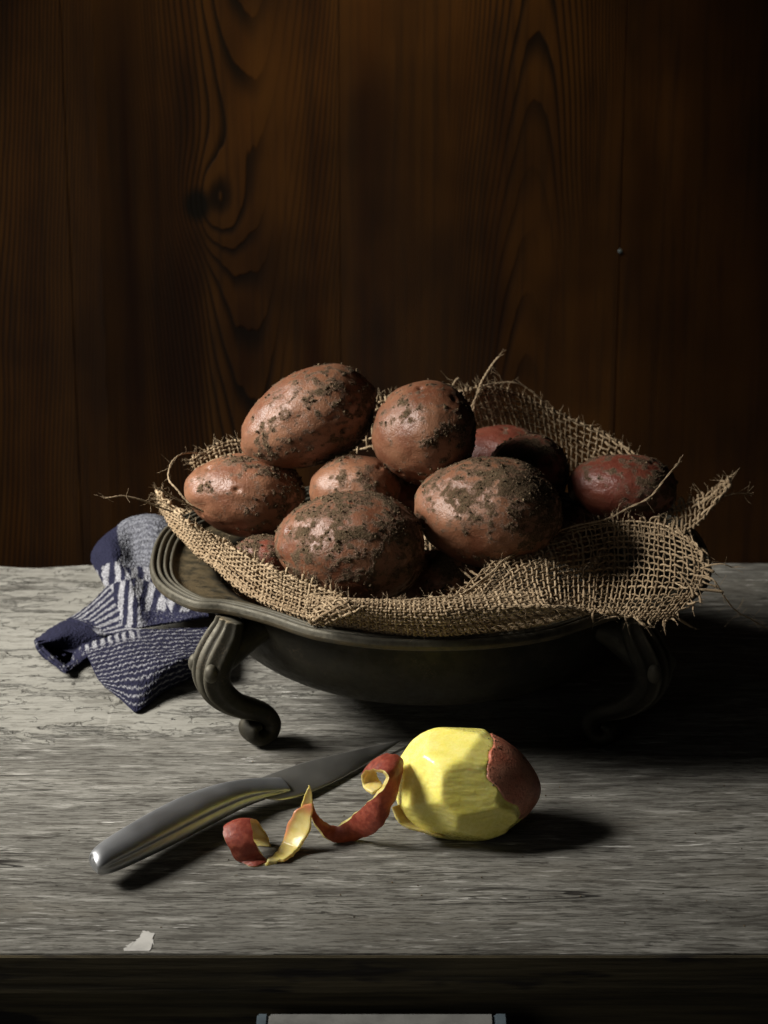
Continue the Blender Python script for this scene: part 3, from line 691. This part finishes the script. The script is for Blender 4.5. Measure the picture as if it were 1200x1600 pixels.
strand([(1095, 890, .12), (1110, 882, .115), (1128, 880, .11), (1145, 886, .11)], .0005, 8)
strand([(1100, 782, .225), (1125, 776, .222), (1150, 770, .222), (1166, 770, .222)], .0005, 10)
strand([(1088, 790, .225), (1110, 776, .222), (1128, 758, .222), (1142, 743, .222)], .0012, 26)
strand([(1052, 905, .12), (1068, 920, .10), (1082, 912, .095), (1092, 920, .09)], .0006, 6)
fz = hang(fuzz.build("fibres", M['jute'])); fz['kind'] = 'stuff'

tvs = np.concatenate(tub.v); ok = np.where((tvs[:, 2] > .108) & (tvs[:, 1] < .28))[0]; pk = tvs[rng.choice(ok, 260)]; ov, of = OCT
sz = rng.gamma(2, .00018, 260) + .00012; V = (pk + (0, 0, .0004))[:, None] + ov[None] * rng.uniform(.5, 1.3, (260, len(ov), 1)) * sz[:, None, None]
cr_ = hang(mesh("soil_crumbs", V.reshape(-1, 3), (of[None] + (np.arange(260) * len(ov))[:, None, None]).reshape(-1, 3), M['soil'], smooth=False)); cr_['kind'] = 'stuff'

# ------------------------------------------------------------------ half peeled potato
pp = at(731, 1225, y=-.001); spx = np.dot(pp - CAM, VIEWF) / FPX
peeled = thing("peeled_potato", "half peeled potato with bare yellow flesh and red skin left on one end", "potato", tuple(pp))
d, f = ICO6
eA, eB, eC = 114 * spx, 87 * spx, .036
tl = -.10; ex = math.cos(tl) * VIEWR + math.sin(tl) * VIEWU; ey = -math.sin(tl) * VIEWR + math.cos(tl) * VIEWU; ez = VIEWF
dd = d * np.array([eA, eB, eC]); dd[:, 1:] *= (1 - .10 * d[:, :1] - .10 * d[:, :1] ** 2); 
Wn = dd[:, :1] * ex + dd[:, 1:2] * ey + dd[:, 2:] * ez
egg = Wn * (1 + .015 * fbm(d * 2, 2, 3))[:, None]
dirs = norm(Wn); rad0 = np.linalg.norm(egg, axis=1)
planes = []                                    # flats left by the knife: outward direction (right, up, away) and share of the radius
for (nx, ny, nz, hgt) in [(-.66, .02, -.76, .935), (.14, -.02, -.99, .925), (-.10, .84, -.52, .935), (-.72, .62, -.30, .955), (-.42, -.62, -.66, .95), (.22, -.70, -.70, .95), (.34, .66, -.69, .95), (-.15, .9, .4, .95), (-.97, .0, -.22, .965), (-.1, .3, .95, .95), (-.1, -.9, -.3, .96), (-.8, .3, .5, .95), (.1, .99, -.05, .965)]:
    nrm = norm(nx * VIEWR + ny * VIEWU + nz * VIEWF); sup = (egg @ nrm).max(); dt = dirs @ nrm
    planes.append(np.where(dt > .05, hgt * sup / np.maximum(dt, .05), 1e3))
planes = np.array([rad0 * 1.06] + planes); k = 2200.0
radf = -np.log(np.exp(-k * (planes - planes.min(0))).sum(0)) / k + planes.min(0)
radf = radf + .00022 * fbm(d * np.array([4, 16, 16]), 2, 77)
mask_x = (d[:, 0] - .44 + .10 * d[:, 1] + .13 * fbm(d * 3.0 + 5, 2, 9) + .16 * np.sin(d[:, 1] * 4 + .5) - .22 * np.exp(-((d[:, 1] + .75) / .35) ** 2) + .22 * np.exp(-((d[:, 1] - .85) / .30) ** 2))
bl = sstep(-.22, -.02, mask_x); radflesh = radf * (1 - bl) + np.minimum(radf, rad0 - .0004) * bl - .0006 * sstep(-.02, .04, mask_x)
fl = mesh("flesh", dirs * radflesh[:, None], f, M['flesh'], peeled)
sm = sstep(-.008, .012, mask_x); rads = np.where(True, radflesh - .0012 + sm * (rad0 - radflesh + .0012), 0)
keep = (mask_x[f] > -.012).any(1); used = np.unique(f[keep]); remap = np.full(len(d), -1); remap[used] = np.arange(len(used))
soilp = sstep(.25, .9, fbm(d * 5 + 2, 4, 31, .6) * .9 + fbm(d * 24, 3, 33) * .6 + .30 * d[:, 1] - .12)
mesh("skin", (dirs * rads[:, None])[used], remap[f[keep]], M['washed'], peeled, attrs={"soil": soilp[used], "blush": (fbm(d * 3, 2, 35) * .5 + .5)[used]})
cand = np.where((mask_x > -.06) & (mask_x < .12) & (d[:, 1] > .1))[0]; pick = rng.choice(cand, 120); ov, of = OCT
size = rng.gamma(2, .00012, 120) + .0001
V = ((dirs * (np.maximum(rads, radflesh) + .0001)[:, None])[pick])[:, None] + ov[None] * size[:, None, None]
g = mesh("soil", V.reshape(-1, 3), (of[None] + (np.arange(120) * len(ov))[:, None, None]).reshape(-1, 3), M['soil'], peeled, smooth=False); g['kind'] = 'stuff'

def ribbon(A, B, n=150, thick=.0024, wob=.0011, seed=0, hollow=.0012, ends=(.15, .05)):
    """a strip of peel between two edges A and B; returns outer, inner vertex grids"""
    A, B = curve(A, n), curve(B, n); m = 11
    A = A + wob * np.stack([fbm(A * 190 + k * 5, 2, seed + k) for k in range(3)], 1); B = B + wob * np.stack([fbm(B * 190 + k * 5 + 31, 2, seed + k) for k in range(3)], 1)
    mid = (A + B) / 2; T = norm(np.gradient(mid, axis=0)); N = norm(np.cross(T, B - A))
    wv = np.linspace(0, 1, m); G_ = A[:, None] * (1 - wv)[None, :, None] + B[:, None] * wv[None, :, None]
    width = np.linalg.norm(B - A, axis=1)
    prof = 1 - (2 * wv - 1) ** 2
    outer = G_ + N[:, None] * (prof[None, :, None] * (.10 * width)[:, None, None])
    th = thick * (.75 + .25 * np.sqrt(np.clip(prof, 0, 1)))
    inner = outer - N[:, None] * th[None, :, None] * (1 + .25 * fbm(mid * 150, 2, seed + 9))[:, None, None]
    return outer, inner
def strip(outer, inner, parent, skin_name="skin", flesh_name="flesh", pink=None):
    n, m = outer.shape[:2]; fo = grid_faces(n, m)
    mesh(skin_name, outer.reshape(-1, 3), fo, M['peel'], parent)
    idx = np.arange(n * m).reshape(n, m); V = np.concatenate([inner.reshape(-1, 3), outer.reshape(-1, 3)]); o2 = idx + n * m
    per = np.concatenate([idx[:, 0], idx[-1, 1:], idx[::-1, -1][1:], idx[0, ::-1][1:-1]]); pero = per + n * m
    side = np.stack([per, np.roll(per, -1), np.roll(pero, -1), pero], 1)
    edge = np.zeros(len(V)) if pink is None else np.concatenate([pink.ravel(), pink.ravel()])
    o = mesh(flesh_name, V, [grid_faces(n, m, flip=True), side], M['peelin'], parent, attrs={"edge": edge})
    bm = bmesh.new(); bm.from_mesh(o.data); bmesh.ops.delete(bm, geom=[v for v in bm.verts if not v.link_faces], context='VERTS'); bmesh.ops.recalc_face_normals(bm, faces=bm.faces); bm.to_mesh(o.data); bm.free()
    return o
def c6(x, y): return 330 + x / 2.1818, 1120 + y / 2.1818
rails = [  # edge A (x, y, depth), edge B (x, y, depth); 'g' = on the table
    ((150, 440, -.019), (207, 442, -.021)), ((128, 405, -.016), (190, 405, -.018)), ((85, 366, -.020), (160, 356, -.022)), ((46, 366, -.032), (136, 348, -.030)), ((40, 398, -.040), (140, 385, -.038)),
    ((60, 445, -.045), (150, 430, -.044)), ((88, 492, 'g'), (172, 472, -.044)), ((150, 506, 'g'), (200, 488, 'g')), ((215, 480, 'g'), (250, 492, 'g')), ((246, 430, -.024), (300, 452, -.033)),
    ((268, 360, -.021), (334, 392, -.027)), ((290, 318, -.020), (346, 330, -.021)), ((335, 318, -.018), (344, 296, -.016)), ((352, 362, -.020), (366, 338, -.017)), ((380, 400, -.020), (398, 364, -.014)),
    ((425, 428, 'g'), (436, 372, -.012)), ((500, 420, 'g'), (480, 342, -.008)), ((575, 380, -.004), (534, 292, -.008)), ((622, 300, .000), (584, 252, -.010)), ((648, 205, .005), (606, 214, -.010)), ((654, 148, .012), (592, 187, -.006)),
    ((612, 122, .015), (548, 177, .000)), ((562, 148, .019), (511, 200, .003)), ((566, 198, .016), (521, 243, .004)), ((586, 240, .011), (548, 264, .001))]
pt = lambda r: at(*c6(r[0], r[1]), z=.0012) if r[2] == 'g' else at(*c6(r[0], r[1]), y=r[2] - .026 * min(1, max(0, (r[0] - 420) / 150)))
peel = thing("potato_peel", "long curled strip of red potato peel in front of the knife blade", "peel", tuple(at(520, 1320, z=0)))
outer, inner = ribbon([pt(a) for a, b in rails], [pt(b) for a, b in rails], 220, seed=4, thick=.0029)
st_ = np.linspace(0, 1, 220)[:, None] * np.ones((1, 11)); wv_ = np.ones((220, 1)) * np.linspace(0, 1, 11)[None]
pink = np.clip(sstep(.30, .0, wv_) * sstep(.36, .40, st_) * sstep(.50, .46, st_) + sstep(.035, .0, np.abs(st_ - .475)), 0, 1)
off = np.array(peel.location)
strip(outer - off, inner - off, peel, pink=pink)
tipA = [pt((r[0], r[1], r[2])) for r in ((305, 326, -.019), (308, 300, -.018), (318, 270, -.017), (334, 234, -.016))]
tipB = [pt((r[0], r[1], r[2])) for r in ((346, 326, -.019), (347, 300, -.018), (345, 270, -.017), (337, 234, -.016))]
o_, i_ = ribbon(tipA, tipB, 40, thick=.0012, seed=9, wob=.0004)
strip(o_ - off, i_ - off, peel, "skin", "flesh")
# a flap of peel still caught under the potato
fa_ = [at(p[0], p[1], y=p[2]) for p in ((612, 1262, -.016), (620, 1282, -.020), (640, 1296, -.022), (690, 1308, -.024))]
fb_ = [at(p[0], p[1], y=p[2]) for p in ((640, 1250, -.006), (648, 1268, -.010), (668, 1284, -.012), (705, 1298, -.014))]
o_, i_ = ribbon(fb_, fa_, 40, thick=.0015, seed=12, wob=.0006)
o_ = strip(o_ - pp, i_ - pp, peeled, "peel_flap_skin", "peel_flap")

# ------------------------------------------------------------------ knife
knife = thing("kitchen_knife", "brushed steel kitchen knife lying beside the potato peel with its tip under the dish", "knife", tuple(at(280, 1320, z=0)))
koff = np.array(knife.location)
#      centre px, py, z,  half width, half height
ks = [(147, 1352, .0165, .0055, .0050), (154, 1349, .0168, .0095, .0086), (172, 1338, .0170, .0122, .0106), (205, 1320, .0170, .0138, .0120), (250, 1296, .0165, .0150, .0130), (295, 1273, .0160, .0150, .0130), (335, 1255, .0150, .0138, .0120), (370, 1242, .0140, .0120, .0098), (400, 1234, .0128, .0110, .0070), (425, 1229, .0115, .0100, .0042), (445, 1225, .0105, .0085, .0022)]
C = np.array([list(at(a, b, z=c)) + [w_, h_] for a, b, c, w_, h_ in ks]); C = curve(C, 120); ctr = C[:, :3]
T = norm(np.gradient(ctr, axis=0)); Sd = norm(np.cross(T, np.array([0, 0, 1.0]))); Up = np.cross(Sd, T)     # Sd points to the front right
na = 72; a = np.arange(na) / na * 2 * math.pi; V = []
tw = R(14)
for i in range(len(C)):
    t = i / (len(C) - 1); wv, hv = C[i, 3] * .86, C[i, 4] * .86
    g = np.exp(-((np.angle(np.exp(1j * (a - R(15)))) / .22) ** 2)) * sstep(.04, .14, t) * sstep(1.0, .9, t) * .15
    flat = np.exp(-((np.angle(np.exp(1j * (a - R(50)))) / .5) ** 2)) * .03
    ca, sa = np.cos(a), np.sin(a); x = np.sign(ca) * np.abs(ca) ** .9 * wv * (1 - g - flat); y = np.sign(sa) * np.abs(sa) ** .9 * hv * (1 - g - flat)
    xr, yr = x * math.cos(tw) + y * math.sin(tw), -x * math.sin(tw) + y * math.cos(tw)
    V.append(ctr[i] + Sd[i] * xr[:, None] + Up[i] * yr[:, None])
V = np.concatenate(V) - koff
mesh("handle", V, [grid_faces(len(C), na, wrap=True), np.array([list(range(na))[::-1]]), np.array([[(len(C) - 1) * na + k for k in range(na)]])], M['steel'], knife)
spine = [at(*p[:2], z=p[2]) for p in ((392, 1222, .0150), (440, 1204, .0140), (490, 1188, .0125), (545, 1175, .0100), (590, 1165, .0070), (626, 1157, .0045))]
edge = [at(*p[:2], z=p[2]) for p in ((408, 1247, .0105), (440, 1250, .0070), (480, 1240, .0045), (530, 1218, .0030), (575, 1192, .0025), (627, 1158, .0040))]
sp, ed = curve(spine, 70), curve(edge, 70); rows = []
nb = norm(np.cross(np.gradient(sp, axis=0), ed - sp)); nb *= np.sign(nb[:, 2:3])
for s_, th in ((0, .0006), (.04, .0010), (.5, .0008), (.9, .0004), (1, .0001)): rows.append(sp * (1 - s_) + ed * s_ + nb * th)
for s_, th in ((1, .0001), (.9, .0004), (.5, .0008), (.04, .0010), (0, .0006)): rows.append(sp * (1 - s_) + ed * s_ - nb * th)
V = np.stack(rows, 1); mesh("blade", V.reshape(-1, 3) - koff, grid_faces(70, len(rows), wrap=True), M['blade'], knife)

# ------------------------------------------------------------------ towel
NAVY, WHITE, GREY = np.array((.011, .0115, .025)), np.array((.25, .25, .262)), np.array((.105, .108, .120))
tv, tf, tc, tn_ = [], [], [], 0
def cloth(rows, nu, nv, colour, seed, thick=.0028, wr=.0018):
    global tn_
    P = np.array(G(rows)); u, v = np.meshgrid(np.linspace(0, 1, nu), np.linspace(0, 1, nv)); u, v = u.ravel(), v.ravel()
    S = patch_eval(P, u, v); gs = S.reshape(nv, nu, 3); N = norm(np.cross(np.gradient(gs, axis=1), np.gradient(gs, axis=0))).reshape(-1, 3)
    if N[:, 2].mean() < 0: N = -N
    j = np.stack([u, v, u * 0], 1)
    un, vn = u + .012 * fbm(j * 14, 2, seed) + .006 * vnoise(j * 150, seed + 8), v + .014 * fbm(j * 14 + 7, 2, seed + 1) + .008 * vnoise(j * 150 + 40, seed + 9)
    cc = colour(un, vn, j); S = S + N * (wr * fbm(S * 55, 2, seed + 2) + .00045 * vnoise(S * 900, seed + 3))[:, None]
    low = S - N * thick; low[:, 2] = np.maximum(low[:, 2], .0006); S[:, 2] = np.maximum(S[:, 2], .002)
    base = tn_; tv.extend([S, low]); tc.extend([cc, cc])
    tf.append(grid_faces(nv, nu) + base); tf.append(grid_faces(nv, nu, flip=True) + base + nu * nv)
    idx = np.arange(nu * nv).reshape(nv, nu); per = np.concatenate([idx[:, 0], idx[-1, 1:], idx[::-1, -1][1:], idx[0, ::-1][1:-1]]) + base
    tf.append(np.stack([per, np.roll(per, -1), np.roll(per, -1) + nu * nv, per + nu * nv], 1)); tn_ += 2 * nu * nv
def mixc(a, b, t): return a[None] * (1 - t)[:, None] + b[None] * t[:, None]
def stripes(ph, duty=.5, soft=.12): return sstep(duty - soft, duty + soft, np.abs(np.mod(ph, 1) * 2 - 1))
def c_upper(u, v, j):
    fl = (u > .34).astype(float) + (u > .66) + (v > .63)
    st = stripes(u * 7.0 + v * 4.6 + .5 * fl)
    c = mixc(NAVY, WHITE, st)
    capn = (v < .42) & (u < .36); c[capn] = NAVY
    gm = (v < .50) & (u >= .36); gl = stripes(v * 34, .5, .4); c[gm] = mixc(GREY * .8, GREY * 1.6, gl)[gm]
    edge = (v < .09); c[edge] = NAVY
    hem = sstep(.86, .89, v) * sstep(.25, .40, u); fleck = stripes(v * 60 + u * 3, .75, .1) * sstep(.2, .4, vnoise(j * np.array([90, 200, 1]), 7)); c = c * (1 - hem)[:, None] + mixc(NAVY * 1.25, WHITE * .6, fleck) * hem[:, None]
    return c
def c_mid(u, v, j): return mixc(NAVY, WHITE * .75, stripes(v * 8.5 + .35 * np.sin(u * 5), .55) * sstep(.93, .80, u))
def c_lip(u, v, j): return mixc(NAVY, WHITE * .7, sstep(.25, .55, fbm(j * np.array([30, 12, 1]), 2, 5)) * .8)
def c_in(u, v, j): return mixc(NAVY * .9, NAVY * 1.5, sstep(.3, .7, vnoise(j * 60, 3))) 
def c_flap(u, v, j):
    zig = u * 17 + v * 5 + .34 * np.floor(v * 15); st = stripes(zig, .46, .14) * stripes(v * 15, .70, .25)
    big = stripes(u * 14 + 1.5 * v, .5) * sstep(.20, .12, v) * sstep(.62, .5, u)
    c = mixc(NAVY * .8, WHITE * .9, np.clip(np.maximum(st * sstep(.08, .16, v + .12 * (u > .55)), big), 0, 1))
    hem = np.maximum(sstep(.96, .985, v), sstep(.03, .015, u)); return c * (1 - hem)[:, None] + (NAVY * 1.1)[None] * hem[:, None]
cloth([[(150, 850, .42), (185, 822, .43), (225, 808, .43), (275, 815, .43), (330, 840, .43)],
       [(142, 868, .39), (168, 836, .388), (206, 813, .395), (255, 812, .39), (320, 850, .40)],
       [(148, 890, .365), (176, 872, .350), (208, 868, .365), (252, 868, .36), (312, 890, .355)],
       [(165, 915, .345), (192, 900, .330), (224, 902, .338), (264, 915, .330), (312, 928, .325)],
       [(178, 942, .325), (203, 936, .306), (236, 940, .310), (276, 945, .298), (318, 948, .298)],
       [(188, 980, .300), (215, 980, .290), (246, 974, .290), (286, 968, .282), (325, 958, .284)]], 320, 260, c_upper, 3)
cloth([[(168, 914, .340), (150, 934, .338), (132, 950, .335), (118, 960, .334), (104, 968, .334)],
       [(190, 942, .318), (172, 956, .318), (154, 966, .318), (138, 972, .320), (122, 970, .324)],
       [(222, 985, .288), (198, 988, .292), (178, 990, .296), (162, 988, .300), (142, 976, .312)]], 260, 160, c_mid, 13, wr=.001)
cloth([[(57, 1000, .322), (66, 1010, .312), (86, 1022, .302), (104, 1030, .296), (118, 1018, .292), (128, 1008, .288), (140, 1003, .284)],
       [(60, 1010, 'z', .008), (70, 1022, 'z', .008), (88, 1036, 'z', .007), (104, 1047, 'z', .006), (118, 1038, 'z', .004), (130, 1030, 'z', .005), (142, 1020, 'z', .010)],
       [(62, 1012, 'z', .002), (74, 1024, 'z', .002), (92, 1038, 'z', .002), (106, 1048, 'z', .002), (120, 1040, 'z', .002), (132, 1032, 'z', .002), (145, 1024, 'z', .002)]], 160, 60, c_lip, 23, wr=.001)
cloth([[(56, 1001, .322), (76, 983, .330), (104, 968, .334), (136, 970, .322), (172, 986, .300)], [(60, 1006, 'z', .010), (82, 998, 'z', .012), (110, 988, 'z', .014), (140, 992, 'z', .012), (174, 1000, 'z', .008)], [(62, 1010, 'z', .002), (86, 1014, 'z', .002), (112, 1014, 'z', .002), (142, 1014, 'z', .002), (176, 1012, 'z', .002)]], 120, 60, c_in, 29, wr=.0006)
cloth([[(62, 1008, 'z', .0015), (90, 1010, 'z', .0015), (120, 1010, 'z', .0015), (170, 1010, 'z', .0015)], [(80, 1028, 'z', .0015), (105, 1042, 'z', .0015), (125, 1036, 'z', .0015), (170, 1026, 'z', .0015)]], 60, 40, c_in, 31, wr=.0004)
cloth([[(127, 1012, .280), (165, 996, .282), (205, 986, .286), (250, 982, .287), (325, 980, .284)],
       [(140, 1032, .256), (176, 1020, .250), (215, 1014, .246), (260, 1010, .246), (325, 1006, .252)],
       [(152, 1060, .234), (186, 1056, .224), (222, 1048, .220), (265, 1036, .222), (322, 1024, .236)],
       [(166, 1074, 'z', .004), (190, 1094, 'z', .003), (215, 1110, 'z', .003), (258, 1080, 'z', .003), (318, 1052, 'z', .004)]], 320, 220, c_flap, 33, wr=.0012)
tw_ = mesh("kitchen_towel", np.concatenate(tv), tf, M['towel'], cols=np.concatenate(tc))
tag(tw_, "crumpled navy and white striped kitchen towel on the table behind the dish's left foot", "towel")

# ------------------------------------------------------------------ crumbs of earth and dust lying about
def crumbs(name, pts, lo, hi, mat, parent):
    ov, of = OCT; n = len(pts); s = rng.uniform(lo, hi, n)
    V = pts[:, None] + ov[None] * rng.uniform(.5, 1.3, (n, len(ov), 1)) * s[:, None, None]
    o = mesh(name, V.reshape(-1, 3), (of[None] + (np.arange(n) * len(ov))[:, None, None]).reshape(-1, 3), mat, parent, smooth=False); o['kind'] = 'stuff'; return o
n = 90; crumbs("soil_crumbs", np.stack([rng.uniform(-.28, .30, n), rng.uniform(-.13, .12, n), np.full(n, .0003)], 1), .0002, .0006, M['soil'], table)
k = rng.integers(0, NR, 260); fq_ = rng.uniform(.25, .95, 260); pts = np.concatenate([inner[k % len(inner)][:, 0, :2] * 0 + (rows2[3][k, :2] * (1 - fq_)[:, None] + body_in[k] * fq_[:, None]), np.full((260, 1), ZR - .0082)], 1); pts[:, 2] -= .003 * fq_
crumbs("soil_crumbs", pts, .0002, .0006, M['soil'], dish)
